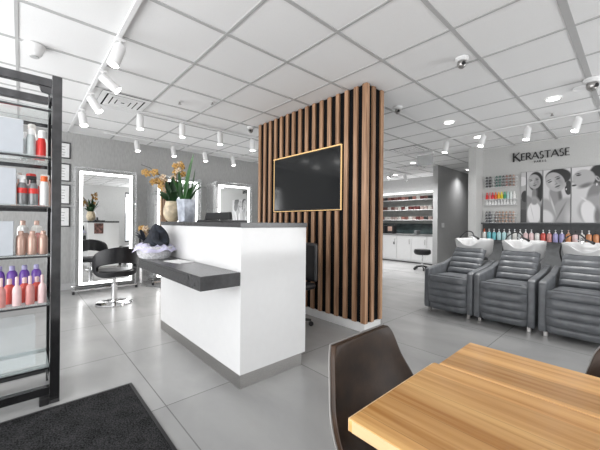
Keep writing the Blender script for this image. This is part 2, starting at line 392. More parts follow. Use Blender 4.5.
# ---- orchids
def flower(mb, mbc, c, r, aim, seed):
    q = random.Random(seed)
    d = Vector(aim).normalized(); u = d.orthogonal().normalized(); v = d.cross(u)
    for k in range(5):
        a = 2*PI*k/5+q.uniform(-.2, .2); dirv = u*math.cos(a)+v*math.sin(a); side = d.cross(dirv)
        def f(s, t_, dirv=dirv, side=side):
            w = math.sin(PI*min(1, .12+s*.88))**.6*r*.36
            return Vector(c)+dirv*r*s+side*(t_-.5)*2*w+d*(r*.25*math.sin(PI*s)-r*.15*s*s*2)
        mb.grid(f, 5, 2)
    mbc.lathe([(0, -r*.1), (r*.16, 0), (r*.13, r*.2), (0, r*.3)], tuple(Vector(c)+d*r*.05), 8)
def blade(mb, p0, p1, w, bend, tip=.0, n=10):
    p0 = Vector(p0); p1 = Vector(p1); ax = (p1-p0); h = Vector((ax.y, -ax.x, 0))
    h = h.normalized() if h.length > .01 else Vector((.67, .74, 0))
    if abs(h.dot(Vector((.67, .74, 0)))) < .5: h = (h+Vector((.67, .74, 0))*1.2).normalized()
    b_ = Vector(bend)
    def f(s, t_):
        p = p0+ax*s+b_*math.sin(PI*s)
        ww = w*(math.sin(PI*min(1, .18+s*.82))**.7)
        nn = ax.normalized().cross(h)
        return p+h*(t_-.5)*2*ww+nn*abs(t_-.5)*ww*.6
    mb.grid(f, n, 2)
P1 = (-3.34, 1.195, CH); P2 = (-3.10, 1.245, CH)
rp_ = thing('potted_orchid', 'gold orchid with arching dark leaves in a mottled round pot on the counter end', 'potted plant', P1)
MB().lathe([(0, 0), (.045, 0), (.075, .03), (.094, .085), (.09, .14), (.072, .195), (.068, .215), (.06, .213), (.06, .19), (0, .185)], n=28).build('pot', M['potround'], rp_)
lv = MB()
for (dx, dy, dz, bx_, by_) in ((-.16, -.12, .14, 0, .06), (.10, .07, .16, .0, .05), (-.05, -.17, .10, 0, .05), (.02, .12, .22, 0, .03), (-.12, .04, .2, 0, .05), (.14, -.03, .12, 0, .06), (-.02, -.10, .26, 0, .02), (.03, .14, .30, 0, .02), (-.05, .02, .33, 0, .02), (.06, -.02, .3, 0, .0), (-.20, -.03, .06, 0, .1), (.05, -.08, .24, 0, .03), (-.03, .05, .27, 0, .03)):
    blade(lv, (0, 0, .18), (dx*1.15, dy*1.15, .18+dz), .034, (0, 0, by_))
lv.build('leaves', M['leafd'], rp_)
st = MB(); st.tube([(0, 0, .17), (-.06, -.06, .36), (-.05, -.10, .47), (-.02, -.17, .52), (0, -.24, .50)], .005, 6); st.tube([(0, 0, .17), (.02, .03, .38), (.0, .04, .54), (-.02, .01, .60)], .005, 6)
st.tube([(-.05, -.10, .47), (-.1, -.2, .56), (-.12, -.28, .585)], .003, 5)
st.build('flower_stems', M['stem'], rp_)
def bloom(c, r, aim, seed, m, par):
    a_, c_ = MB(), MB(); flower(a_, c_, (0, 0, 0), r, aim, seed)
    f_ = a_.build('flower', m, par, c); c_.build('flower_heart', M['petalc'], f_)
q = random.Random(3)
for i in range(8): bloom((q.uniform(-.05, .05), q.uniform(-.27, -.12), q.uniform(.34, .53)), .043, (.8, -.6+q.uniform(-.5, .5), q.uniform(-.3, .4)), i, M['petal'], rp_)
for i in range(9): bloom((q.uniform(-.04, .03), q.uniform(.0, .10), q.uniform(.40, .63)), .043, (.8, -.6+q.uniform(-.6, .6), q.uniform(-.3, .4)), i+20, M['petal'] if i % 3 else M['petalp'], rp_)
for i in range(5): bloom((q.uniform(-.05, .05), q.uniform(-.16, -.02), q.uniform(.34, .46)), .042, (.7, -.6, q.uniform(-.5, .2)), i+40, M['petalp'], rp_)
sp_ = thing('potted_plant', 'tall sword-leaved plant in a square pale blue foil pot beside the orchid', 'potted plant', P2)
MB().prism([(-.055, -.055), (.055, -.055), (.055, .055), (-.055, .055)], 0, .01, 'Z').build('pot_foot', M['potsq'], sp_)
pt = MB(); prof = [(.062, .008), (.068, .1), (.078, .225), (.072, .225), (.055, .2)]
vs = [[pt.b.verts.new((sx*r*.87, sy*r*.87, z)) for sx, sy in ((-1, -1), (1, -1), (1, 1), (-1, 1))] for r, z in prof]
for a, b_ in zip(vs, vs[1:]):
    for i in range(4): pt.b.faces.new((a[i], a[(i+1) % 4], b_[(i+1) % 4], b_[i]))
pt.b.faces.new(vs[0][::-1]); pt.b.faces.new(vs[-1]); pt.build('pot', M['potsq'], sp_, rz=R(12))
lv = MB(); blade(lv, (-.02, -.02, .2), (0.03, .06, .70), .036, (-.0, -.02, 0), n=14); blade(lv, (.0, .0, .2), (.06, .13, .42), .025, (0, 0, .05)); blade(lv, (.0, -.03, .2), (-.06, -.11, .42), .025, (0, 0, .03)); blade(lv, (.0, .0, .2), (.0, .02, .5), .025, (0, 0, .03)); blade(lv, (0, 0, .2), (.10, .02, .34), .022, (0, 0, .05)); blade(lv, (-.01, -.04, .2), (-.02, -.07, .52), .024, (0, 0, .0))
blade(lv, (0, .02, .2), (.04, .2, .36), .02, (0, 0, .07)); blade(lv, (.0, .02, .2), (.0, .09, .55), .022, (0, 0, .0))
lv.build('sword_leaves', M['leaf'], sp_)

# basket with cloth on the ledge
bk = thing('basket', 'oval white wicker basket lined with lavender cloth on the counter ledge', 'basket', (-3.13, .95, .807))
MB().lathe([(0, 0), (.13, 0), (.15, .03), (.165, .10), (.172, .115), (.16, .112), (.14, .03), (0, .02)], n=36, sx=1.15, sy=.82).build('wicker_bowl', M['wicker'], bk)
cl = MB()
def clf(u, v):
    a = 2*PI*u; r = .10+.085*v+.012*math.sin(a*7)*v; z = .125-.055*v**3+.015*math.sin(a*5+1)*(1-v*.3)+.008*math.sin(a*9)*v
    return Vector((1.15*r*math.cos(a), .84*r*math.sin(a), z))
cl.grid(clf, 48, 6, True); cl.build('cloth_liner', M['cloth'], bk)
hat = thing('fabric_bag', 'dark navy fabric bag slumped in the wicker basket', 'bag', (-3.12, .965, .925))
hb = MB(); q = random.Random(5)
def hf(u, v):
    a = 2*PI*u; r = (1-v)**.55*.125*(1+.12*math.sin(3*a+1)+.07*math.sin(7*a+4*v)); z = .01+.24*v+.02*math.sin(4*a)*(1-v)
    return Vector((r*math.cos(a)*1.05-.02*v, r*math.sin(a)*.8+.05*v*(1-v)*2, z))
hb.grid(hf, 40, 12, True); hb.build('cloth_body', M['navy'], hat)
MB().tube([(.05, -.03, .15), (.14, -.05, .07), (.19, -.02, .02)], [.03, .028, .02]).build('strap', M['navy'], hat)
bk.scale = (1.15, 1.15, 1); hat.scale = (1.15, 1.15, .82)
fl = thing('flower_sprig', 'dark ribboned sprig with a gold flower leaning out of the basket', 'flower', (-3.27, .90, .935))
for i in range(4): bloom((q.uniform(-.05, .03), q.uniform(-.05, .02), q.uniform(.08, .15)), .04, (.7, -.7, .2), i+60, M['petalp'] if i % 2 else M['petal'], fl)
lf = MB()
for i in range(9): a = i*.7; blade(lf, (0, 0, .03), (.10*math.cos(a), .09*math.sin(a), .05+.03*(i % 5)), .02, (0, 0, .02))
lf.build('dark_leaves', M['navy'], fl)
pp = tag(B(-.12, .12, -.07, .07, 0, .004, rot=Matrix.Rotation(R(12), 3, 'Z')).build('paper_stack', M['paper'], None, (-2.66, 1.01, .807)), 'few sheets of white paper lying on the charcoal ledge', 'paper')

# ================================================================ display shelf (left foreground)
sh = thing('display_shelf', 'black chrome display rack with glass shelves of hair products at left', 'shelf', (-2.5, .165, 0))
SX0, SX1, SY0, SY1 = -.40, .025, -1.2, .025   # local
for (px, py) in ((0, 0), (-.375, 0), (0, -1.175), (-.375, -1.175)):
    B(px-.025, px+.025, py-.025, py+.025, .0, 2.06, bev=.002).build('post', M['frame'], sh)
for z in (2.01, .085):
    r_ = MB(); r_.box(-.02, .02, -1.15, -.026, z-.025, z+.025, .002).box(-.395, -.355, -1.15, -.026, z-.025, z+.025, .002)
    r_.box(-.35, -.026, -.02, .02, z-.02, z+.02, .002).box(-.35, -.026, -1.195, -1.155, z-.02, z+.02, .002)
    r_.build('rail_frame', M['frame'], sh)
SHZ = [1.852, 1.552, 1.246, .939, .633, .24]
for z in SHZ:
    r_ = MB(); r_.box(-.006, .010, -1.15, -.026, z-.020, z-.009, .002).box(-.383, -.367, -1.15, -.026, z-.035, z-.009, .002)
    r_.build('shelf_rail', M['frame'], sh)
    B(-.365, .012, -1.148, -.028, z-.008, z, bev=.001).build('glass_shelf', M['glass'], sh)
MB().prism([(-.026, 1.985), (-.09, 1.985), (-.075, 1.95), (-.026, 1.94)], -.012, .012, 'X').build('corner_bracket', M['frame'], sh)
MB().box(-.03, .03, -.075, -.026, .0, .05, .006).build('levelling_foot', M['blk'], sh)
B(-.33, -.05, -1.1, -.09, .241, .50, bev=.002).build('acrylic_riser', clear('riser_acrylic', (.8, .9, .93), .16), sh)

def bottle(name, label, body, cap, r, h, loc, cap_h=.05, cap_r=None, shoulder=.03, kind='cap', band=None, cat='bottle', group=None, sx=1, sy=1):
    t_ = thing(name, label, cat, loc, 0, group); cr = cap_r or r*.45
    MB().lathe([(0, 0), (r*.93, 0), (r, .006), (r, h-shoulder), (r*.85, h-shoulder*.4), (cr*.9, h), (0, h)], n=18, sx=sx, sy=sy).build('body', body, t_)
    if kind == 'pump':
        MB().lathe([(0, h), (cr*.9, h), (cr*.9, h+.02), (.004, h+.022), (.004, h+.045), (.011, h+.046), (.011, h+.056), (0, h+.057)], n=12).tube([(0, 0, h+.051), (0, -.036, h+.049)], .0045, 6).build('pump', cap, t_)
    elif kind == 'spray':
        MB().lathe([(0, h), (cr, h), (cr*.9, h+.02), (0, h+.022)], n=12).box(-.010, .010, -.034, .014, h+.02, h+cap_h, .004).box(-.004, .004, -.03, -.022, h-.005, h+.024, .001).build('trigger', cap, t_)
    else:
        MB().lathe([(0, h), (cr, h), (cr, h+cap_h-.004), (cr-.004, h+cap_h), (0, h+cap_h)], n=16).build('cap', cap, t_)
    if band: MB().lathe([(r+.0006, h-shoulder-.035), (r+.0012, h-shoulder-.034), (r+.0012, h-shoulder-.004), (r+.0006, h-shoulder-.003)], n=18).build('band', band, t_)
    return t_
def carton(name, label, loc, sx, sy, h, m, bandm=None, z0=0):
    t_ = thing(name, label, 'box', loc)
    B(-sx, sx, -sy, sy, 0, h, bev=.002).build('carton_body', m, t_)
    if bandm: B(-sx-.0008, sx+.0008, -sy-.0008, sy+.0008, h*.35, h*.95).build('printed_panel', bandm, t_)
    return t_
# world coordinates; front edge of the shelves at x about -2.49, post at y .14
z = SHZ[1]
carton('carton', 'large plain pale grey carton on the second shelf from the top', (-2.56, -.07, z), .045, .078, .205, M['cart'])
bottle('hair_can', 'pale grey can beside the red can on the second shelf', M['clearb'], M['whitep'], .024, .13, (-2.55, .043, z), .035, .018)
bottle('hair_can', 'bright red and white can at the end of the second shelf', M['redm'], M['whitep'], .022, .115, (-2.545, .094, z), .05, .019)
carton('carton', 'white carton with a red printed panel at the back of the second shelf', (-2.80, -.06, z), .03, .06, .27, M['whitep'], M['redm'])
bottle('hair_can', 'white spray can standing behind the red can', M['whitep'], M['milky'], .028, .19, (-2.74, .05, z), .05, .02)
bottle('hair_can', 'slim milky can at the back corner of the second shelf', M['milky'], M['grey'], .026, .17, (-2.80, .11, z), .05, .02)
z = SHZ[2]
carton('carton', 'plain pale grey carton on the third shelf from the top', (-2.56, -.095, z), .045, .072, .215, M['cart'])
bottle('spray_bottle', 'grey bottle with red band nearer the carton on the third shelf', M['grey'], M['whitep'], .024, .135, (-2.545, .005, z), .045, .016, kind='spray', band=M['redm'])
bottle('spray_bottle', 'grey bottle with red band beside the orange-capped bottle', M['grey'], M['blk'], .024, .135, (-2.545, .057, z), .045, .016, kind='spray', band=M['redm'])
bottle('spray_bottle', 'white bottle with orange cap at the end of the third shelf', M['whitep'], M['orng'], .023, .15, (-2.545, .108, z), .035, .018)
for i, (yy, mm, lb) in enumerate(((-.02, M['beige'], 'speckled beige jar nearest the carton'), (.05, M['pinkl'], 'pale pink jar in the middle'), (.12, M['beige'], 'speckled beige jar nearest the post'))):
    bottle('hair_jar', lb+' at the back of the third shelf', mm, M['redm'] if i == 1 else M['milky'], .032, .19, (-2.78, yy, z), .03, .026, cat='jar')
z = SHZ[3]
carton('carton', 'plain pale grey carton on the fourth shelf from the top', (-2.56, -.10, z), .045, .068, .205, M['cart'])
for i, yy in enumerate((.0, .053, .106)):
    bottle('shampoo_bottle', ['copper beige bottle nearest the carton', 'copper beige bottle between two alike', 'copper beige bottle nearest the post'][i]+' on the fourth shelf', M['beige'], M['beige'], .0235, .125, (-2.545, yy, z), .022, .013, group='copper beige bottles on the fourth shelf')
for i, yy in enumerate((.01, .08)):
    bottle('shampoo_bottle', ['milky bottle behind the copper bottles, nearer the carton', 'milky bottle behind the copper bottles, nearer the post'][i], M['milky'], M['beige'], .03, .18, (-2.76, yy, z), .03, .014)
z = SHZ[4]
for i, yy in enumerate((-.085, -.015, .045, .103)):
    bottle('serum_bottle', 'slender rose pink bottle, '+ORD[i]+' from the left at the front of the fifth shelf', [M['pink'], M['pinkl'], M['pink'], M['pinkl']][i], M['pinkl'], .022, .125, (-2.535, yy, z), .05, .009, .04, group='rose pink bottles on the fifth shelf')
for i, yy in enumerate((-.05, .02, .08)):
    bottle('serum_bottle', 'coral red bottle, '+ORD[i]+' from the left in the middle of the fifth shelf', M['coral'], M['pinkl'], .027, .12, (-2.62, yy, z), .035, .012, group='coral red bottles on the fifth shelf')
for i, yy in enumerate((-.10, -.04, .02, .08)):
    bottle('serum_bottle', 'violet bottle, '+ORD[i]+' from the left at the back of the fifth shelf', M['purp'], M['purpl'], .027, .19, (-2.75, yy, z), .03, .014, group='violet bottles on the fifth shelf')

for si, (zi, mm, lb) in enumerate(((1, 'clearb', 'second'), (1, 'redm', 'second'), (2, 'grey', 'third'), (2, 'coral', 'third'), (3, 'beige', 'fourth'), (3, 'pink', 'fourth'))):
    bottle('back_row_bottle', ['left-hand', 'right-hand'][si % 2]+' bottle of the hindmost pair on the '+lb+' shelf of the display rack', M[mm], M['milky'] if si % 2 else M['whitep'], .028, .13, (-2.685 if zi else -2.82, .02+.07*(si % 2), SHZ[zi]), .04, .016)

# ================================================================ lit mirror stations along the left wall
def mirror_station(label, cy, w):
    xf_, xb = -5.90, -6.34
    t_ = thing('mirror_station', label, 'mirror', (xf_, cy, 0), 0, 'lit mirror stations along the left wall')
    h = w/2
    s = MB(); s.box(xb-xf_, -.02, -h-.045, -h-.037, .10, 2.0).box(xb-xf_, -.02, h+.037, h+.045, .10, 2.0).box(xb-xf_, -.02, -h-.037, h+.037, 1.992, 2.0)
    s.build('acrylic_side_panels', M['acryl'], t_)
    B(-.07, -.02, -h+.035, h-.035, .15, 1.925).build('backing_board', M['whitep'], t_)
    B(-.3, -.06, -h+.05, h-.05, .12, 1.9).build('cabinet_core', M['whitep'], t_)
    B(-.0195, -.012, -h+.055, h-.055, .17, 1.90).build('mirror_pane', M['mirror'], t_)
    l = MB(); l.box(-.0195, -.008, -h+.022, -h+.06, .135, 1.935).box(-.0195, -.008, h-.06, h-.022, .135, 1.935).box(-.0195, -.008, -h+.06, h-.06, 1.897, 1.935).box(-.0195, -.008, -h+.06, h-.06, .135, .173)
    l.build('light_frame', M['led'], t_)
    e_ = MB(); e_.box(-.02, -.005, -h-.045, -h-.03, .06, 2.0).box(-.02, -.005, h+.03, h+.045, .06, 2.0).box(-.02, -.005, -h-.03, h+.03, 1.985, 2.0)
    e_.build('acrylic_edge', M['acryl'], t_)
    r_ = MB(); r_.tube([(0, -h-.05, .05), (0, h+.05, .05)], .014).tube([(xb-xf_, -h-.05, .05), (xb-xf_, h+.05, .05)], .014)
    for sy in (-1, 1): r_.tube([(xb-xf_, sy*(h+.05), .05), (.0, sy*(h+.05), .05)], .012)
    r_.build('chrome_base_rail', M['chrome'], t_)
    for sy in (-1, 1): MB().cyl(.02, 0, .045).build('foot', M['blk'], t_, (0, sy*(h+.05), 0))
    for sy in (-1, 1):
        for zz in (.55, 1.45): MB().cyl(.01, -.02, .02, axis='X').build('standoff', M['chrome'], t_, (.0, sy*(h+.02), zz))
    return t_
mirror_station('floor-standing mirror with white light frame behind the styling chair', 1.055, .79)
mirror_station('mirror with white light frame behind the orchids', 2.225, .80)
mirror_station('mirror with white light frame beyond the laptop, nearest the slat column', 3.43, .80)

th = thing('tool_holder', 'black rack of hair tools hung beside the first lit mirror', 'tool holder', (-6.0, 1.60, .45))
B(-.03, .03, -.03, .03, .0, .3, bev=.006).build('rack', M['blk'], th)
for k in range(3): MB().tube([(.0, -.02+.02*k, .25), (.04, -.03+.03*k, .36), (.06, -.04+.04*k, .42)], [.014, .018, .01]).build('tool', M['blk'] if k != 1 else M['grey'], th)
B(-.012, .0, -.02, .02, -.45, .05).build('stand_post', M['chrome'], th)
cb = MB(); cb.tube([(-5.84, 1.64, .012), (-5.8, 1.7, .012), (-5.6, 1.82, .01), (-5.45, 2.0, .012), (-5.6, 2.2, .012), (-5.80, 2.25, .012)], .008)
tag(cb.build('extension_cord', M['greyd']), 'grey power cord trailing over the floor under the mirrors', 'cord')
pb = thing('power_box', 'white floor power box between the mirrors and the reception counter', 'power box', (-5.3, 2.02, 0))
B(-.09, .09, -.1, .1, 0, .13, bev=.01).build('box_body', M['whitep'], pb); B(.09, .094, -.06, .06, .03, .1).build('socket_plate', M['blk'], pb)

# framed certificates
for i, (z0, z1) in enumerate(((2.18, 2.45), (1.80, 2.10), (1.42, 1.75), (1.05, 1.38))):
    t_ = thing('certificate_frame', ['topmost', 'second from top', 'third from top', 'lowest'][i]+' of the framed certificates on the left wall', 'picture frame', (XL+.001, .49, z0), 0, 'framed certificates on the left wall')
    h = z1-z0; f_ = MB(); f_.box(0, .02, -.13, .12, 0, .018).box(0, .02, -.13, .12, h-.018, h).box(0, .02, -.13, -.112, .018, h-.018).box(0, .02, .102, .12, .018, h-.018)
    f_.build('frame', M['frame'], t_); B(.001, .006, -.112, .102, .018, h-.018).build('certificate', M['paper'], t_)
    tx = MB()
    for k in range(4): tx.box(.006, .0065, -.05+.01*(k % 2), .05-.01*(k % 2), h*.7-.045*k, h*.7-.045*k+.008)
    tx.build('seal_lines', M['greyd'], t_)

# styling chair
scx = thing('styling_chair', 'black hydraulic styling chair with a slotted oval back facing the lit mirror', 'chair', (-4.96, .98, 0), R(180))
def loopmap(s, t_):
    a = 2*PI*s
    def se(rx, rz, cz, p): 
        c, n_ = math.cos(a), math.sin(a)
        return (rx*math.copysign(abs(c)**(2/p), c), cz+rz*math.copysign(abs(n_)**(2/p), n_))
    o_ = se(1.28, .20, .60, 2.5); i_ = se(.98, .055, .53, 3.2)
    return (o_[0]*(1-t_)+i_[0]*t_, o_[1]*(1-t_)+i_[1]*t_)
br_ = MB()
def backf(rad):
    def f(s, t_):
        th_, z_ = loopmap(s, t_); r = rad+ (.0 if t_ in (0, 1) else .0)
        return Vector((-.30*math.cos(th_)*.82*r/.3 if False else -r*math.cos(th_)*.85, r*math.sin(th_)*.98, z_+.03*(1-math.cos(th_))*0-.03*abs(math.sin(th_))))
    return f
V1 = br_.grid(backf(.30), 72, 5, True); V2 = br_.grid(backf(.255), 72, 5, True)
for i in range(72):
    j = (i+1) % 72
    for e_ in (0, 5): br_.b.faces.new((V1[i][e_], V1[j][e_], V2[j][e_], V2[i][e_]))
br_.build('backrest', M['blkl'], scx, mods=(('BEVEL', dict(width=.012, segments=3, limit_method='ANGLE')),))
MB().lathe([(0, .40), (.2, .40), (.235, .42), (.24, .45), (.22, .475), (0, .48)], n=32).build('seat', M['blkl'], scx)
MB().lathe([(0, 0), (.225, 0), (.228, .006), (.22, .014), (.06, .022), (.045, .03), (.04, .05), (0, .05)], n=40).build('disc_base', M['chrome'], scx)
MB().cyl(.038, .04, .27).cyl(.022, .27, .41).build('hydraulic_column', M['chrome'], scx)
MB().tube([(.0, .04, .24), (-.02, .12, .25), (-.02, .16, .245)], .007).build('pump_lever', M['chrome'], scx)

# ================================================================ oak dining table and leather chairs
tb = thing('dining_table', 'oiled oak dining table with plank top in the right foreground', 'table', (.35, .86, 0))
def tabx(x0, x1, y0, y1): return MB().box(x0-.35, x1-.35, y0-.86, y1-.86, .702, .73, bev=.003)
tabx(-.42, 1.15, .526, .9355).build('tabletop', M['oak'], tb)
tabx(-.406, 1.15, .939, 1.19).build('extension_leaf', M['oak'], tb)
B(-.7735, -.7705, -.33, .07, .7, .7275).build('edge_band', M['oakedge'], tb); B(-.76, .79, -.3345, -.3325, .7035, .7285).build('edge_band', M['oakedge'], tb)
for sx in (-.55, .65):
    for sy in (-.25, .22): B(sx-.025, sx+.025, sy-.025, sy+.025, 0, .66, bev=.003).build('leg', M['blk'], tb)
B(-.6, .7, -.28, .25, .66, .702).build('under_frame', M['blk'], tb)

def shell_chair(name, label, loc, rz):
    t_ = thing(name, label, 'chair', loc, rz)
    P = [(-.262, .762, .150), (-.258, .73, .168), (-.245, .65, .19), (-.222, .57, .218), (-.19, .49, .228), (-.13, .44, .235), (-.03, .425, .238), (.1, .43, .235), (.19, .435, .22), (.235, .42, .19)]
    def samp(s):
        x = s*(len(P)-1); i = min(int(x), len(P)-2); f = x-i
        p0, p1, p2, p3 = (P[max(0, i-1)], P[i], P[i+1], P[min(len(P)-1, i+2)])
        return [.5*((2*b_)+(c-a)*f+(2*a-5*b_+4*c-d)*f*f+(-a+3*b_-3*c+d)*f**3) for a, b_, c, d in zip(p0, p1, p2, p3)]
    def f(off, sc=1):
        def g(s, t_):
            x, z_, w = samp(s); x2, z2, _ = samp(min(1, s+.01)); x1, z1, _ = samp(max(0, s-.01))
            tx, tz = x2-x1, z2-z1; l = math.hypot(tx, tz) or 1; nx, nz = -tz/l, tx/l   # toward the sitter
            v = (t_-.5)*2; cl_ = abs(v)**3*(.04*min(1, s/.45))
            dip = -.012*(1-v*v)
            return Vector((x+nx*(cl_+dip*0+off), v*w*sc, z_+nz*(cl_+off)))
        return g
    s_ = MB(); A = s_.grid(f(0), 36, 14); Bq = s_.grid(f(.022), 36, 14)
    for i in range(36):
        for e_ in (0, 14): s_.b.faces.new((A[i][e_], A[i+1][e_], Bq[i+1][e_], Bq[i][e_]))
    for j in range(14):
        for e_ in (0, 36): s_.b.faces.new((A[e_][j], A[e_][j+1], Bq[e_][j+1], Bq[e_][j]))
    s_.build('seat_shell', M['brown'], t_, mods=(('BEVEL', dict(width=.007, segments=2, limit_method='ANGLE')), ('SUBSURF', dict(levels=1, render_levels=1))))
    g = f(-.002); pts = [g(s/30, 0.0) for s in range(30, -1, -1)]+[g(.0, t/10) for t in range(1, 10)]+[g(s/30, 1.0) for s in range(31)]
    MB().tube(pts, .0035, 6).build('piping', M['piping'], t_)
    for sx in (-1, 1):
        for sy in (-1, 1): MB().tube([(.02*sx, .1*sy, .415), (.12*sx, .15*sy, .39), (.2*sx, .2*sy, .006)], [.011, .011, .009]).build('leg', M['blk'], t_)
    return t_
c1 = shell_chair('dining_chair', 'dark brown leather shell chair at the near left end of the oak table', (-.40, .885, 0), 0)
c2 = dup(c1, loc=(.07, 1.14, 0), rz=R(-90), label='dark leather chair on the far side of the oak table at the right edge')

# ================================================================ shampoo units
def cushion(path, w, th_, n, bulge, edge=.02, nx=14, ns=60):
    """rolled, channelled cushion following a path of (y,z) across half width w; bulges to the left of the path direction"""
    P = [Vector(p) for p in path]; cum = [0]
    for a, b_ in zip(P, P[1:]): cum.append(cum[-1]+(b_-a).length)
    T = cum[-1]
    def at(s):
        d = s*T
        for i in range(len(P)-1):
            if d <= cum[i+1] or i == len(P)-2:
                f = (d-cum[i])/(cum[i+1]-cum[i]); return P[i].lerp(P[i+1], f)
    def f(s, t_):
        p = at(s); q_ = (at(min(1, s+.02))-at(max(0, s-.02))).normalized(); nn = Vector((-q_.y, q_.x))
        v = (t_-.5)*2; ef = (1-abs(v)**8)
        ch = abs(math.sin(PI*n*s))**.55
        b_ = th_*(.55+.45*min(1, ef*1.0))*1+bulge*ch*ef
        ends = min(1, min(s, 1-s)/.03)**.5
        p = p+nn*(b_*ends)
        return Vector((v*w*(1 if ef > .3 else .995), p.x, p.y))
    mb = MB(); V = mb.grid(f, ns, nx)
    def g(s, t_): p = at(s); return Vector(((t_-.5)*2*w, p.x, p.y))
    U = mb.grid(g, ns, nx)
    for i in range(ns):
        for e_ in (0, nx): mb.b.faces.new((V[i][e_], V[i+1][e_], U[i+1][e_], U[i][e_]))
    for j in range(nx):
        for e_ in (0, ns): mb.b.faces.new((V[e_][j], V[e_][j+1], U[e_][j+1], U[e_][j]))
    return mb
def wash_unit(label, x, y):
    t_ = thing('shampoo_unit', label, 'wash chair', (x, y, 0), 0, 'grey leather shampoo units in a row')
    cushion([(.03, .48), (.01, .38), (.005, .2), (.05, .06)], .232, -.05, 5, -.022).build('leg_rest', M['greyl'], t_)
    B(-.21, .21, .04, .5, .1, .40, bev=.01).build('seat_box', M['greyd'], t_)
    cushion([(.035, .44), (.3, .43), (.55, .41)], .222, .045, 2, .012).build('seat', M['greyl'], t_)
    cushion([(.50, .45), (.62, .60), (.74, .73), (.80, .78)], .205, .05, 5, .022).build('backrest', M['greyl'], t_)
    for sx in (-1, 1):
        a = MB().prism([(0.0, .05), (-.012, .12), (-.005, .48), (.0, .545), (.05, .565), (.55, .60), (.86, .655), (.90, .62), (.62, .36), (.33, .10), (.30, .05)], sx*.228, sx*.298, 'X', bev=.014, seg=3)
        a.smooth = True; a.build('armrest', M['greyl'], t_)
        B(-.018, .018, .0, .035, 0, .048, bev=.003).build('foot', M['steel'], t_, (sx*.24, .03, 0))
    MB().prism([(.45, .0), (.50, .42), (.72, .62), (1.02, .66), (1.05, .0)], -.17, .17, 'X', bev=.01).build('pedestal', M['greyd'], t_)
    # bowl
    bw = MB(); cyy, czz = .93, 0
    def rim(a):    # a=0 toward front (-y)
        d = math.cos(a); notch = math.exp(-((a/.45)**2))
        return .94-.095*notch
    lev = [(0, .0), (.45, .0), (.74, .04), (.89, .22), (.97, .60), (1.0, .95), (.985, 1.0), (.93, .99), (.89, .93), (.82, .55), (.66, .30), (.4, .2), (0, .19)]
    zb = .675
    def bf(u, v):
        a = (u-.5)*2*PI; k = v*(len(lev)-1); i = min(int(k), len(lev)-2); fr = k-i
        r = lev[i][0]*(1-fr)+lev[i+1][0]*fr; h = lev[i][1]*(1-fr)+lev[i+1][1]*fr
        notch = math.exp(-((a/.5)**2))
        rx, ry = .235, .27-.05*notch*r
        c, s_ = math.cos(a), math.sin(a)
        X_ = rx*r*math.copysign(abs(s_)**.8, s_); Y_ = -ry*r*math.copysign(abs(c)**.85, c)
        lowshift = (1-h)*.05
        return Vector((X_, cyy+Y_+lowshift, zb+(rim(a)-zb)*h))
    bw.grid(bf, 64, 36, True); bmesh.ops.remove_doubles(bw.b, verts=bw.b.verts, dist=.0006)
    bo = bw.build('wash_bowl', M['ceramic'], t_)
    MB().prism([(.70, .60), (.74, .735), (1.0, .735), (1.05, .60)], -.15, .15, 'X', bev=.01).build('bowl_bracket', M['greyd'], t_)
    MB().cyl(.022, .925, .955, (-.07, 1.13, 0)).tube([(-.07, 1.13, .95), (-.07, 1.11, .985), (-.055, 1.04, .985), (-.05, 1.0, .965)], .010).tube([(-.07, 1.13, .95), (-.13, 1.13, .975)], .006).build('faucet', M['chrome'], t_)
    pts = [(-.24, 1.02, .68), (-.262, 1.02, .80), (-.25, 1.03, .90), (-.21, 1.06, .99), (-.14, 1.07, 1.04), (-.08, 1.06, 1.035), (-.035, 1.03, .99), (-.03, 1.02, .965)]
    sm = []
    for i in range(len(pts)-1):
        p0, p1, p2, p3 = [Vector(pts[max(0, min(len(pts)-1, i+k))]) for k in (-1, 0, 1, 2)]
        for j in range(5):
            f_ = j/5; sm.append(.5*((2*p1)+(p2-p0)*f_+(2*p0-5*p1+4*p2-p3)*f_*f_+(-p0+3*p1-3*p2+p3)*f_**3))
    sm.append(Vector(pts[-1]))
    MB().tube(sm, .0085).build('spray_hose', M['blk'], t_)
    MB().tube([(-.03, 1.02, .975), (0.02, .98, .955), (.05, .95, .94)], [.012, .014, .018]).build('spray_head', M['blk'], t_)
    return t_
u1 = wash_unit('grey leather shampoo unit at the left end of the row, by the pillar', -1.645, 4.02)
dup(u1, loc=(-1.04, 4.02, 0), label='middle grey leather shampoo unit of the row')
dup(u1, loc=(-.415, 4.0, 0), label='grey leather shampoo unit at the right end of the row, cut by the photo edge')

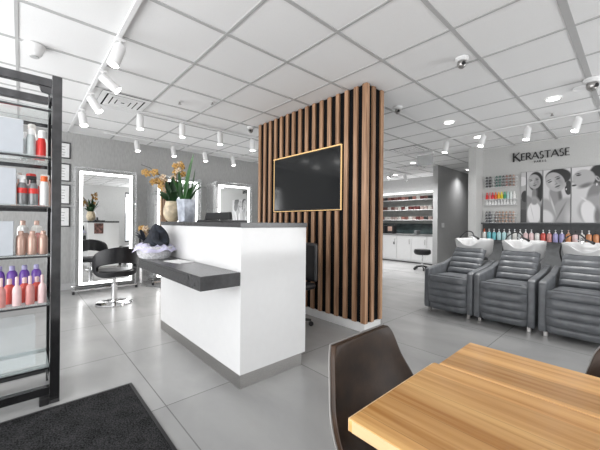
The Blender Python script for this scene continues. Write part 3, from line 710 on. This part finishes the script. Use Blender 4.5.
# ================================================================ brand wall
def text(name, s, size, loc, m, par=None, ext=.008, sx=1, spacing=1):
    c = bpy.data.curves.new(name, 'FONT'); c.body = s; c.size = size; c.extrude = ext; c.align_x = 'LEFT'; c.space_character = spacing
    o = bpy.data.objects.new(name, c); COL.objects.link(o); c.materials.append(m)
    o.location = loc; o.rotation_euler = (PI/2, 0, 0); o.scale.x = sx
    if par: o.parent = par
    return o
sg = thing('wall_sign', 'black KERASTASE PARIS lettering mounted on the grey wall', 'sign', (-1.6, YR-.012, 2.3))
def strokes(mb, ch, x0, w, h):
    """thin and thick strokes, classical sans lettering"""
    T = .022*h/.13; t2 = T*.55
    def ln(a, b_, wd):
        A = Vector((x0+a[0]*w, 0, a[1]*h)); Bv = Vector((x0+b_[0]*w, 0, b_[1]*h)); d = (Bv-A).normalized(); n_ = Vector((-d.z, 0, d.x))*wd/2
        p = [A+n_, Bv+n_, Bv-n_, A-n_]; mb.prism([(v.x, v.z) for v in p], -.012, 0, 'Y')
    def arc(c, rx, rz, a0, a1, wd, n=10):
        for k in range(n):
            p = [(c[0]+rx*math.cos(R(a0+(a1-a0)*(k+d)/n)), c[1]+rz*math.sin(R(a0+(a1-a0)*(k+d)/n))) for d in (0, 1.15)]
            ln(p[0], p[1], wd)
    if ch == 'K': ln((.1, 0), (.1, 1), T); ln((.12, .45), (.85, 1), t2); ln((.3, .58), (.98, 0), T)
    if ch == 'E': ln((.15, 0), (.15, 1), T); ln((.15, .98), (.85, .98), t2); ln((.15, .52), (.75, .52), t2); ln((.15, .02), (.88, .02), t2)
    if ch == 'R': ln((.1, 0), (.1, 1), T); arc((.42, .75), .34, .24, 90, -90, T*.8); ln((.1, .98), (.45, .98), t2); ln((.1, .5), (.45, .5), t2); ln((.4, .5), (.95, 0), T)
    if ch == 'A': ln((.0, 0), (.5, 1), t2); ln((.5, 1), (1.0, 0), T); ln((.2, .35), (.8, .35), t2)
    if ch == 'S': arc((.5, .75), .30, .23, 45, 250, T*.8); arc((.5, .26), .34, .25, 70, -140, T*.8)
    if ch == 'T': ln((.5, 0), (.5, 1), T); ln((0, .98), (1, .98), t2)
    if ch == 'P': ln((.15, 0), (.15, 1), T); arc((.42, .73), .34, .25, 90, -90, T*.8)
    if ch == 'I': ln((.5, 0), (.5, 1), T)
xx = 0
for i, ch in enumerate('KERASTASE'):
    h = .165 if i == 0 else .122; w = {'K': .118, 'E': .072, 'R': .082, 'A': .10, 'S': .070, 'T': .088}[ch]
    l_ = MB(); strokes(l_, ch, 0, w, h); l_.build('letter', M['letter'], sg, (xx, 0, .01 if i == 0 else .022)); xx += w+.0045
k_ = MB(); xx = .32
for ch in 'PARIS':
    strokes(k_, ch, xx, .024, .036); xx += .037
k_.xf(Matrix.Translation((0, 0, -.045))); k_.build('small_letters', M['letter'], sg)

# painted portrait posters
def ell(X, Y, cx, cy, rx, ry, rot=0, soft=.12):
    c, s = math.cos(rot), math.sin(rot); dx, dy = X-cx, Y-cy
    u = (dx*c+dy*s)/rx; v = (-dx*s+dy*c)/ry
    return np.clip((1-np.sqrt(u*u+v*v))/soft, 0, 1)
def poster(label, x0, x1, paint, nx, nz=110):
    t_ = thing('portrait_poster', label, 'poster', ((x0+x1)/2, YR-.02, 1.19), 0, 'black and white portrait posters on the brand wall')
    w = x1-x0; h = .915
    B(-w/2, w/2, 0, .018, 0, h).build('panel', M['greyd'], t_)
    me = bpy.data.meshes.new('print'); V = []; F = []
    for j in range(nz+1):
        for i in range(nx+1): V.append((-w/2+.004+(w-.008)*i/nx, -.0015, .004+(h-.008)*j/nz))
    for j in range(nz):
        for i in range(nx): a = j*(nx+1)+i; F.append((a, a+1, a+nx+2, a+nx+1))
    me.from_pydata(V, [], F); me.update()
    Xg, Yg = np.meshgrid(np.arange(nx+1)/nx*w/h, np.arange(nz+1)/nz)    # units of poster height
    lum = paint(Xg, Yg, w/h).ravel()
    ca = me.color_attributes.new('ink', 'FLOAT_COLOR', 'POINT')
    lum = np.clip(lum, 0, 1)**1.3
    c = np.stack([lum, lum*.985, lum*.995, np.ones_like(lum)], 1).astype(np.float32)
    ca.data.foreach_set('color', c.ravel()); me.materials.append(INK)
    o = bpy.data.objects.new('print', me); COL.objects.link(o); o.parent = t_
INK, N_, L_, b__ = nodemat('poster_ink'); at_ = N_.new('ShaderNodeAttribute'); at_.attribute_name = 'ink'
L_.new(at_.outputs['Color'], b__.inputs['Base Color']); b__.inputs['Roughness'].default_value = .35
def comp(layers, base):
    out = base.copy()
    for m_, v in layers: out = out*(1-m_)+v*m_
    return out
def pA(X, Y, w):
    b = np.full_like(X, .62)
    return comp([(ell(X, Y, w*1.0, .36, .13, .30), .18), (ell(X, Y, w*.3, .62, .10, .16), .5), (ell(X, Y, w*.2, .82, .10, .1), .75), (ell(X, Y, w*.45, .10, .13, .17), .12), (ell(X, Y, w*.8, .52, .07, .12), .08)], b)
def face(X, Y, cx, cy, s, rot, hair=.03, L0=.62):
    c, si = math.cos(rot), math.sin(rot)
    def P(u, v): return cx+s*(u*c-v*si), cy+s*(u*si+v*c)
    E_ = lambda u, v, rx, ry, val, so=.25, r2=0: (ell(X, Y, *P(u, v), rx*s, ry*s, rot+r2, so), val)
    return [E_(0, 0, .72, 1.0, L0, .1), E_(.35, -.1, .34, .7, L0*.72, .9), E_(-.25, .1, .3, .6, L0*1.18, .9),
            E_(-.33, .18, .22, .08, .07, .5), E_(.33, .18, .22, .08, .06, .5), E_(-.35, .36, .26, .05, .08, .5, .1), E_(.35, .36, .26, .05, .08, .5, -.1),
            E_(.06, -.05, .08, .32, L0*.75, .8), E_(0, -.22, .16, .06, L0*.45, .6), E_(0, -.48, .27, .10, .12, .5), E_(0, -.66, .2, .05, L0*.6, .8)]
def pB(X, Y, w):
    b = .50+.15*Y
    l = [(ell(X, Y, w*.58, .80, w*.50, .20), .02), (ell(X, Y, w*.82, .60, w*.24, .22), .02), (ell(X, Y, w*.5, .55, w*.19, .16, 0, .3), .30), (ell(X, Y, w*.68, .56, w*.07, .16, 0, .7), .12), (ell(X, Y, w*.45, .28, w*.55, .26, 0, .2), .42), (ell(X, Y, w*.10, .42, w*.3, .14, .3, .3), .34)]
    l += face(X, Y, w*.48, .80, .15, .15, L0=.50)
    l += [(ell(X, Y, w*.48, .18, w*.46, .24, 0, .12), .80), (ell(X, Y, w*.5, .40, w*.25, .07, 0, .4), .38), (ell(X, Y, w*.95, .15, w*.10, .3, 0, .5), .12), (ell(X, Y, w*.36, .20, w*.04, .2, .2, .8), .6)]
    return comp(l, b)
def pC(X, Y, w):
    b = .60+.12*Y
    l = [(ell(X, Y, w*.55, .86, w*.50, .16), .02), (ell(X, Y, w*.93, .64, w*.14, .14), .03), (ell(X, Y, w*.47, .48, w*.27, .26, .12, .25), .34), (ell(X, Y, w*.63, .50, w*.10, .20, .1, .8), .15), (ell(X, Y, w*.80, .20, w*.5, .30, -.3, .2), .42), (ell(X, Y, w*.2, .28, w*.26, .22, .4, .3), .42)]
    l += face(X, Y, w*.44, .765, .20, .42, L0=.52)
    l += [(ell(X, Y, w*.80, .70, w*.06, .05, 0, .4), .5), (ell(X, Y, w*.85, .615, w*.03, .02, 0, .4), .8), (ell(X, Y, w*.36, .34, w*.05, .26, .25, .8), .66), (ell(X, Y, w*.12, .12, w*.28, .16, .6, .3), .72), (ell(X, Y, w*.66, .2, w*.05, .25, -.4, .9), .20), (ell(X, Y, w*.95, .1, w*.2, .3, 0, .9), .6)]
    return comp(l, b)
def pD(X, Y, w):
    w = w*.56; b = .62+.10*Y
    l = [(ell(X, Y, w*.95, .84, w*.50, .24, -.3), .02), (ell(X, Y, w*1.15, .64, w*.35, .2), .03), (ell(X, Y, w*.62, .52, w*.20, .22, -.25, .3), .28), (ell(X, Y, w*.75, .22, w*.62, .30, 0, .2), .40),
         (ell(X, Y, w*.34, .79, w*.34, .17, .2, .12), .50), (ell(X, Y, w*.03, .745, w*.08, .028, -.2, .5), .46), (ell(X, Y, w*.20, .855, w*.09, .016, .1, .4), .04), (ell(X, Y, w*.18, .885, w*.11, .010, .2, .4), .06), (ell(X, Y, w*.07, .675, w*.09, .02, .1, .4), .08), (ell(X, Y, w*.40, .665, w*.3, .055, .35, .7), .22),
         (ell(X, Y, w*.72, .77, w*.06, .07, .5, .4), .52), (ell(X, Y, w*.73, .77, w*.025, .04, .5, .4), .08), (ell(X, Y, w*.70, .67, w*.02, .03, 0, .4), .9),
         (ell(X, Y, w*.50, .16, w*.24, .26, .2, .2), .78), (ell(X, Y, w*1.05, .2, w*.16, .32, -.25, .4), .80), (ell(X, Y, w*.40, .40, w*.04, .14, .8, .7), .75), (ell(X, Y, w*.72, .12, w*.12, .2, 0, .6), .2)]
    return comp(l, b)
poster('narrow leftmost portrait poster showing the edge of a dark-haired head', -1.475, -1.392, pA, 24)
poster('portrait poster of a dark-haired woman in a white top, beside the product racks', -1.386, -1.155, pB, 60)
poster('portrait poster of a large tilted face above a bare shoulder', -1.149, -.782, pC, 84)
poster('rightmost portrait poster, a profile with dark hair and earring', -.776, .0, pD, 110)

# product racks
HOT = [(.62, .03, .03), (.70, .22, .22), (.62, .02, .04), (.75, .12, .02), (.80, .45, .02), (.75, .62, .04), (.05, .30, .16), (.45, .62, .60), (.66, .70, .68), (.75, .74, .72)]
DK = [(.03, .03, .035), (.025, .02, .02), (.5, .5, .48), (.05, .13, .11), (.06, .16, .13), (.09, .10, .09), (.28, .14, .12), (.22, .13, .09), (.33, .22, .17)]
LT = [(.05, .045, .05), (.04, .04, .05), (.45, .45, .44), (.25, .2, .18), (.35, .24, .18), (.40, .26, .19), (.42, .28, .2), (.36, .24, .2), (.45, .32, .25)]
cm = {}
def cmat(c, tag_):
    if c not in cm: cm[c] = mat(tag_, c, .35, noise=.03)
    return cm[c]
def rackbottle(c, r, h, loc, label, group, cat='bottle', name='polish_bottle'):
    key = (c, r, h)
    if key not in RB:
        mb = MB().lathe([(0, 0), (r, 0), (r, h*.62), (r*.6, h*.64), (r*.5, h*.66), (r*.45, h), (0, h)], n=12)
        RB[key] = tag(mb.build(name, cmat(c, 'lacquer_colour')), label, cat, group); o = RB[key]; o.location = loc
        return o
    return dup(RB[key], loc=loc, label=label)
RB = {}
def ledge(label, z, x0=-2.05, x1=-1.53):
    t_ = thing('wall_ledge', label, 'shelf', ((x0+x1)/2, YR, z), 0, 'slim white ledges of the product racks')
    w = (x1-x0)/2
    B(-w, w, -.05, 0, -.006, 0).build('ledge_board', M['whitep'], t_); B(-w, w, -.052, -.05, -.006, .012).build('ledge_lip', M['acryl'], t_)
names3 = ['upper', 'middle', 'lower']
for ri, (zz, rows, cols) in enumerate(((1.865, 4, DK), (1.19, 4, LT))):
    nm = ['upper', 'lower'][ri]
    for r_i in range(rows):
        z = zz+.056*r_i; ledge(['lowest', 'second lowest', 'third lowest', 'topmost'][r_i]+' white ledge of the '+nm+' product rack', z)
        for ci, c in enumerate(cols):
            for d in (0,):
                rackbottle(c, .0205, .048, (-2.025+.0555*ci, YR-.028, z), ORD[ci]+' bottle from the left on the '+['lowest', 'second lowest', 'third lowest', 'topmost'][r_i]+' ledge of the '+nm+' rack', 'small bottles in the '+nm+' product rack')
ledge('upper white ledge of the middle rack of bright tubes', 1.635); ledge('lower white ledge of the middle rack of white tubes', 1.53)
for ci, c in enumerate(HOT):
    rackbottle(c, .0235, .135, (-2.02+.05*ci, YR-.028, 1.635), ORD[ci]+' bright colour tube from the left in the middle rack', 'bright colour tubes in the middle rack', 'tube', 'colour_tube')
    rackbottle((.7, .7, .69), .0225, .085, (-2.02+.05*ci, YR-.028, 1.53), ORD[ci]+' white tube from the left under the bright tubes', 'white tubes in the middle rack', 'tube', 'white_tube')

# long dark product shelf
ws = thing('wall_shelf', 'long dark wall shelf holding pump bottles behind the shampoo units', 'shelf', (-.4, YR, .86))
B(-1.69, 1.7, -.02, 0, -.02, .325).build('back_panel', M['shelfdark'], ws)
B(-1.69, 1.7, -.14, -.02, -.02, 0, bev=.002).build('shelf_board', M['shelfdark'], ws)
B(-1.69, 1.7, -.125, -.02, .30, .325, bev=.002).build('upper_board', M['shelfdark'], ws)
seq = [('milky', 'orng'), ('teal', 'whitep'), ('teal', 'whitep'), ('tealc', 'whitep'), ('tealc', 'whitep'), ('clearb', 'whitep'), ('milky', 'whitep'), ('clearb', 'whitep'), ('pinkl', 'whitep'), ('pinkl', 'whitep'), ('milky', 'blk'), ('coral', 'whitep'), ('pink', 'whitep'),
       ('purpl', 'whitep'), ('purpl', 'whitep'), ('amber', 'beige'), ('pinkl', 'blk'), ('milky', 'whitep'), ('amber', 'whitep'), ('amber', 'blk'), ('amber', 'whitep'), ('beige', 'whitep'), ('milky', 'whitep'), ('clearb', 'whitep')]
cn = dict(milky='milky white', teal='teal', tealc='pale teal', clearb='pale grey', pinkl='pale pink', coral='coral red', pink='rose', purpl='lilac', amber='amber', beige='copper')
protos = {}
for i, (a, b_) in enumerate(seq):
    x = -2.045+.083*i; lb = cn[a]+' pump bottle, '+ORD[i]+' from the left on the dark wall shelf'
    if (a, b_) in protos: dup(protos[(a, b_)], loc=(x, YR-.075, .86), label=lb)
    else: protos[(a, b_)] = bottle('pump_bottle', lb, M[a], M[b_], .036, .15, (x, YR-.075, .86), kind='pump', cap_r=.014, shoulder=.03, group='pump bottles on the dark wall shelf')

# ================================================================ back room
bc = thing('base_cabinet', 'long white base cabinet with dark top in the far back room', 'cabinet', (-4.9, 8.5, 0))
B(-1.5, 1.36, .0, .5, .04, .80).build('body', M['cab'], bc); B(-1.5, 1.36, -.02, .5, .80, .835, bev=.003).build('worktop', M['ctop'], bc)
for k in range(6):
    d_ = B(-.225, .225, -.018, 0, .08, .77, bev=.002).build('door', M['cab'], bc, (-1.26+.472*k, 0, 0))
    B(.17, .18, -.035, -.018, .55, .70).build('handle', M['steel'], d_)
B(-.03, .03, -.006, 0, .5, .58).build('socket_plate', M['greyd'], bc, (-.17, -.018, .02))
sb_ = tag(B(-1.5, 1.36, -.02, 0, .0, .32).build('splashback', M['splash'], None, (-4.9, YF-.003, .84)), 'dark teal splashback above the far worktop', 'splashback')
us = thing('wall_shelving', 'grey wall shelving of colour tubes with a lit valance in the far back room', 'shelf', (-4.9, YF, 1.16))
B(-1.5, 1.36, -.02, 0, 0, .98).build('back_panel', M['panelg'], us)
for z in (.10, .42, .74): B(-1.5, 1.36, -.2, -.02, z, z+.02).build('shelf_board', M['whitep'], us)
B(-1.5, 1.36, -.22, -.02, .965, .99).build('light_valance', M['valance'], us)
q = random.Random(11); tp = {}
tubec = [(.10, .03, .03), (.30, .24, .22), (.03, .03, .03), (.25, .12, .10), (.42, .40, .38), (.14, .07, .06)]
for si, z in enumerate((.12, .44, .76)):
    for k in range(22):
        c = q.choice(tubec); x = -6.33+.127*k
        lb = ORD[k]+' colour box from the left on the '+['lowest', 'middle', 'top'][si]+' shelf of the far back room'
        if c in tp: dup(tp[c], loc=(x, YF-.11, 1.16+z), label=lb)
        else:
            o = tag(B(-.055, .055, -.04, .04, 0, .10, bev=.003).build('colour_box', cmat(c, 'carton_colour')), lb, 'box', 'hair colour boxes in the far back room'); o.location = (x, YF-.11, 1.16+z); tp[c] = o
for i, (x, w, h, m_, lb) in enumerate(((-5.62, .12, .26, 'blk', 'black coffee machine on the far worktop, left'), (-5.3, .12, .28, 'blk', 'black appliance beside the red tins on the far worktop'), (-4.45, .05, .12, 'greyd', 'small grey kettle-like pot on the far worktop'))):
    t_ = thing('worktop_appliance', lb, 'appliance', (x, 8.72, .835)); B(-w, w, -.1, .1, 0, h, bev=.015).build('housing', M[m_], t_)
    if i == 0:
        MB().lathe([(.03, -.004), (.05, -.004), (.05, .004), (.03, .004), (.03, -.004)], (0, -.104, .18), 20, axis='Y').build('dial', M['whitep'], t_)
        MB().lathe([(.03, -.004), (.05, -.004), (.05, .004), (.03, .004), (.03, -.004)], (0, -.104, .07), 20, axis='Y').build('dial', M['whitep'], t_)
    else: B(-w*.6, w*.6, -.104, -.1, h*.3, h*.8).build('front_panel', M['grey'] if i == 2 else M['beige'], t_)
st = thing('rolling_stool', 'black rolling stool with chrome column against the partition end', 'stool', (-3.66, 7.45, 0))
MB().lathe([(0, .38), (.16, .38), (.20, .41), (.21, .46), (.19, .51), (0, .50)], n=28, sx=1, sy=.9).build('seat', M['blkl'], st)
MB().cyl(.02, .09, .42).build('gas_column', M['chrome'], st)
w_ = MB()
for k in range(5): a = 2*PI*k/5+.3; w_.tube([(0, 0, .10), (.2*math.cos(a), .2*math.sin(a), .065)], [.022, .016])
w_.build('star_base', M['blk'], st)
for k in range(5): a = 2*PI*k/5+.3; MB().cyl(.028, -.018, .018, axis='Y').build('caster', M['blk'], st, (.2*math.cos(a), .2*math.sin(a), .028), a)
sw = thing('light_switch', 'white double light switch on the grey partition wall', 'light switch', (-3.409, 8.05, 1.06)); B(0, .006, -.1, .06, 0, .12, bev=.002).build('plate', M['whitep'], sw)
for yy in (-.05, .03): B(.006, .011, yy-.02, yy+.02, .03, .09).build('rocker', M['whitep'], sw)

# ================================================================ ceiling fittings
def spot_head(label, x, y, ax, drop=.03, tilt=(0, 0), power=14, group='track spotlights'):
    t_ = thing('track_spotlight', label, 'spotlight', (x, y, CE-.045), 0, group)
    MB().box(-.018, .018, -.035, .035, -.02, .0, .003).tube([(0, 0, -.018), (0, 0, -.018-drop)], .007).build('mount', M['whitep'], t_)
    h = bpy.data.objects.new('lamp_head', None)
    rot = Matrix.Rotation(R(tilt[1]), 4, 'Z') @ Matrix.Rotation(R(tilt[0]), 4, 'Y')
    T = Matrix.Translation((0, 0, -.018-drop)) @ rot
    b_ = MB().lathe([(0, .015), (.032, .012), (.036, 0), (.036, -.13), (.033, -.135), (.033, -.12), (0, -.12)], n=20); b_.xf(Matrix.Scale(1.2, 4)); b_.xf(T); hb = b_.build('lamp_head', M['whitep'], t_)
    l_ = MB().lathe([(0, -.148), (.038, -.148), (.038, -.163), (.03, -.166), (0, -.166)], n=20); l_.xf(T); l_.build('lens', M['spotled'], hb)
    bpy.data.objects.remove(h)
    if power:
        ld = bpy.data.lights.new('spot_bulb', 'SPOT'); ld.energy = power; ld.spot_size = R(75); ld.spot_blend = .8; ld.shadow_soft_size = .03; ld.color = (1, .98, .95)
        lo = bpy.data.objects.new('spot_bulb', ld); COL.objects.link(lo); lo.parent = t_
        lo.matrix_local = T @ Matrix.Translation((0, 0, -.18))
    return t_
def track(label, x0, x1, y0, y1):
    o = B(x0, x1, y0, y1, -.022, 0, bev=.003).build('lighting_track', M['whitep']); o.location.z = CE-.002
    return tag(o, label, 'lighting track', 'white ceiling lighting tracks')
track('white lighting track running from overhead to the left wall', XL+.2, 2, .548, .583)
track('white lighting track over the reception counter', -4.49, -4.455, .75, 4.2)
track('white lighting track in front of the lit mirrors', -5.98, -5.945, 1.0, 5.0)
track('white lighting track above the shampoo units', -2.32, 2.5, 5.40, 5.435)
track('short white lighting track in the back room', -4.6, -4.565, 7.0, 8.5)
for i, x in enumerate((-2.74, -3.42, -4.1, -4.78)):
    spot_head(ORD[i]+' spotlight from overhead on the left-hand track', x, .566, 'X', .05, [(18, 100), (50, 250), (32, 240), (20, 200)][i], 18)
for i, y in enumerate((1.165, 1.724, 2.325, 2.93)):
    spot_head(ORD[i]+' spotlight from the left on the track over the counter', -4.472, y, 'Y', .02, (3, 180), 30)
for i, y in enumerate((1.50, 2.13, 2.76, 3.40)):
    spot_head(ORD[i]+' spotlight from the left on the track in front of the mirrors', -5.962, y, 'Y', .02, (14, 195), 25)
for i, x in enumerate((-2.25, -1.68, -1.10, -.56)):
    spot_head(ORD[i]+' spotlight from the left on the track above the shampoo units', x, 5.418, 'X', .02, (12+8*(i % 2), 60), 25)
for i, y in enumerate((7.5, 8.2)):
    spot_head(['nearer', 'farther'][i]+' spotlight on the short back-room track', -4.583, y, 'Y', .02, (30, 60+200*i), 25)
for i, (x, y, lb) in enumerate(((-1.87, 4.58, 'nearest the slat column'), (-1.846, 5.70, 'in front of the pillar'), (-.695, 4.59, 'above the right-hand shampoo unit'), (-3.70, 7.02, 'at the back-room entrance'), (-3.12, 8.94, 'beside the partition wall'), (-.43, 4.43, 'faint one at the right edge'), (-5.3, 7.1, 'added deep in the back room to brighten it, hidden by the column'), (-5.0, 8.4, 'added as unseen fill above the far white cabinets'), (-4.9, 5.6, 'added as unseen fill behind the slat column'))):  # last three are unseen extras, added to brighten the rear of the salon
    t_ = thing('recessed_downlight', 'round recessed ceiling downlight '+lb, 'ceiling light', (x, y, CE), 0, 'recessed ceiling downlights')
    MB().lathe([(.062, 0), (.082, 0), (.082, -.006), (.078, -.009), (.062, -.004)], n=28).build('trim_ring', M['whitep'], t_)
    MB().lathe([(0, -.001), (.062, -.001), (.062, -.004), (0, -.004)], n=28).build('lens', M['dled'] if i != 5 else M['whitep'], t_)
    if i != 5:
        ld = bpy.data.lights.new('downlight_bulb', 'SPOT'); ld.energy = 45; ld.energy *= (.7 if i == 4 else 3 if y > 6.9 else .8); ld.spot_size = R(130); ld.spot_blend = 1; ld.shadow_soft_size = .06
        lo = bpy.data.objects.new('downlight_bulb', ld); COL.objects.link(lo); lo.parent = t_; lo.location = (0, 0, -.02)
def vent(label, x0, x1, y0, y1):
    t_ = thing('air_vent', label, 'air vent', ((x0+x1)/2, (y0+y1)/2, CE), 0, 'square ceiling air vents'); w, d = (x1-x0)/2, (y1-y0)/2
    B(-w, w, -d, d, -.006, .0).build('dark_backing', M['blkmat'], t_)
    k_ = 0
    for f0, f1 in ((1, .80), (.72, .54), (.48, .32), (.26, .08)):
        f_ = MB(); f_.box(-w*f0, w*f0, -d*f0, -d*f1, -.012, -.0055).box(-w*f0, w*f0, d*f1, d*f0, -.012, -.0055).box(-w*f0, -w*f1, -d*f1, d*f1, -.012, -.0055).box(w*f1, w*f0, -d*f1, d*f1, -.012, -.0055)
        f_.build('louvre_ring', M['whitep'], t_); k_ += 1
vent('square ceiling air vent beside the left-hand lighting track', -4.60, -4.03, .67, 1.18)
vent('square ceiling air vent above the wash area, right of the slat column', -3.38, -2.82, 5.45, 5.98)
vent('farthest square ceiling air vent in the back room', -4.32, -3.78, 7.29, 7.80)
def camera_dome(label, x, y, s=1):
    t_ = thing('security_camera', label, 'security camera', (x, y, CE), 0, 'dome security cameras on the ceiling')
    MB().lathe([(0, 0), (.055*s, 0), (.055*s, -.02*s), (.042*s, -.032*s), (0, -.032*s)], n=24).build('mounting_ring', M['whitep'], t_)
    MB().lathe([(0, -.095*s), (.018*s, -.09*s), (.032*s, -.075*s), (.038*s, -.055*s), (.034*s, -.034*s), (0, -.03*s)], n=20).build('camera_ball', M['steel'], t_)
    MB().cyl(.016*s, -.012, .008, (.024*s, -.022*s, -.062*s), 14, 'Y').build('camera_lens', M['blk'], t_)
camera_dome('dome security camera above the middle of the room', -1.07, 2.88)
camera_dome('dome security camera just right of the slat column', -2.06, 3.51)
camera_dome('dome security camera just left of the slat column', -4.05, 2.62)
camera_dome('large dome security camera cut by the right photo edge', -.335, 4.24, 1.3)
t_ = thing('ceiling_speaker', 'round white conical speaker on the ceiling above the display rack', 'speaker', (-3.43, .075, CE))
MB().lathe([(0, 0), (.075, 0), (.072, -.015), (.05, -.075), (.038, -.09), (0, -.095)], n=28).build('housing', M['whitep'], t_); MB().lathe([(0, -.095), (.034, -.094), (.03, -.10), (0, -.101)], n=20).build('grille', M['tee'], t_)
for i, (x, y, lb) in enumerate(((-3.79, 1.43, 'nearer the air vent'), (-3.53, 1.73, 'nearer the slat column'), (-.79, 5.16, 'above the shampoo units'))):
    t_ = thing('fire_sprinkler', 'small ceiling sprinkler head '+lb, 'sprinkler', (x, y, CE), 0, 'ceiling sprinkler heads')
    MB().cyl(.03, -.006, 0).build('escutcheon', M['whitep'], t_); MB().cyl(.010, -.03, -.006).cyl(.02, -.036, -.03).build('head', M['steel'], t_)
ex = thing('hanging_sign', 'clear acrylic sign panel hanging from the ceiling by the partition wall', 'sign', (-2.98, 6.15, CE))
B(-.17, .17, -.004, .004, -.27, -.05, bev=.001).build('clear_panel', M['acryl2'], ex); B(-.17, .17, -.02, .02, -.05, 0, bev=.003).build('mount_bar', M['whitep'], ex)
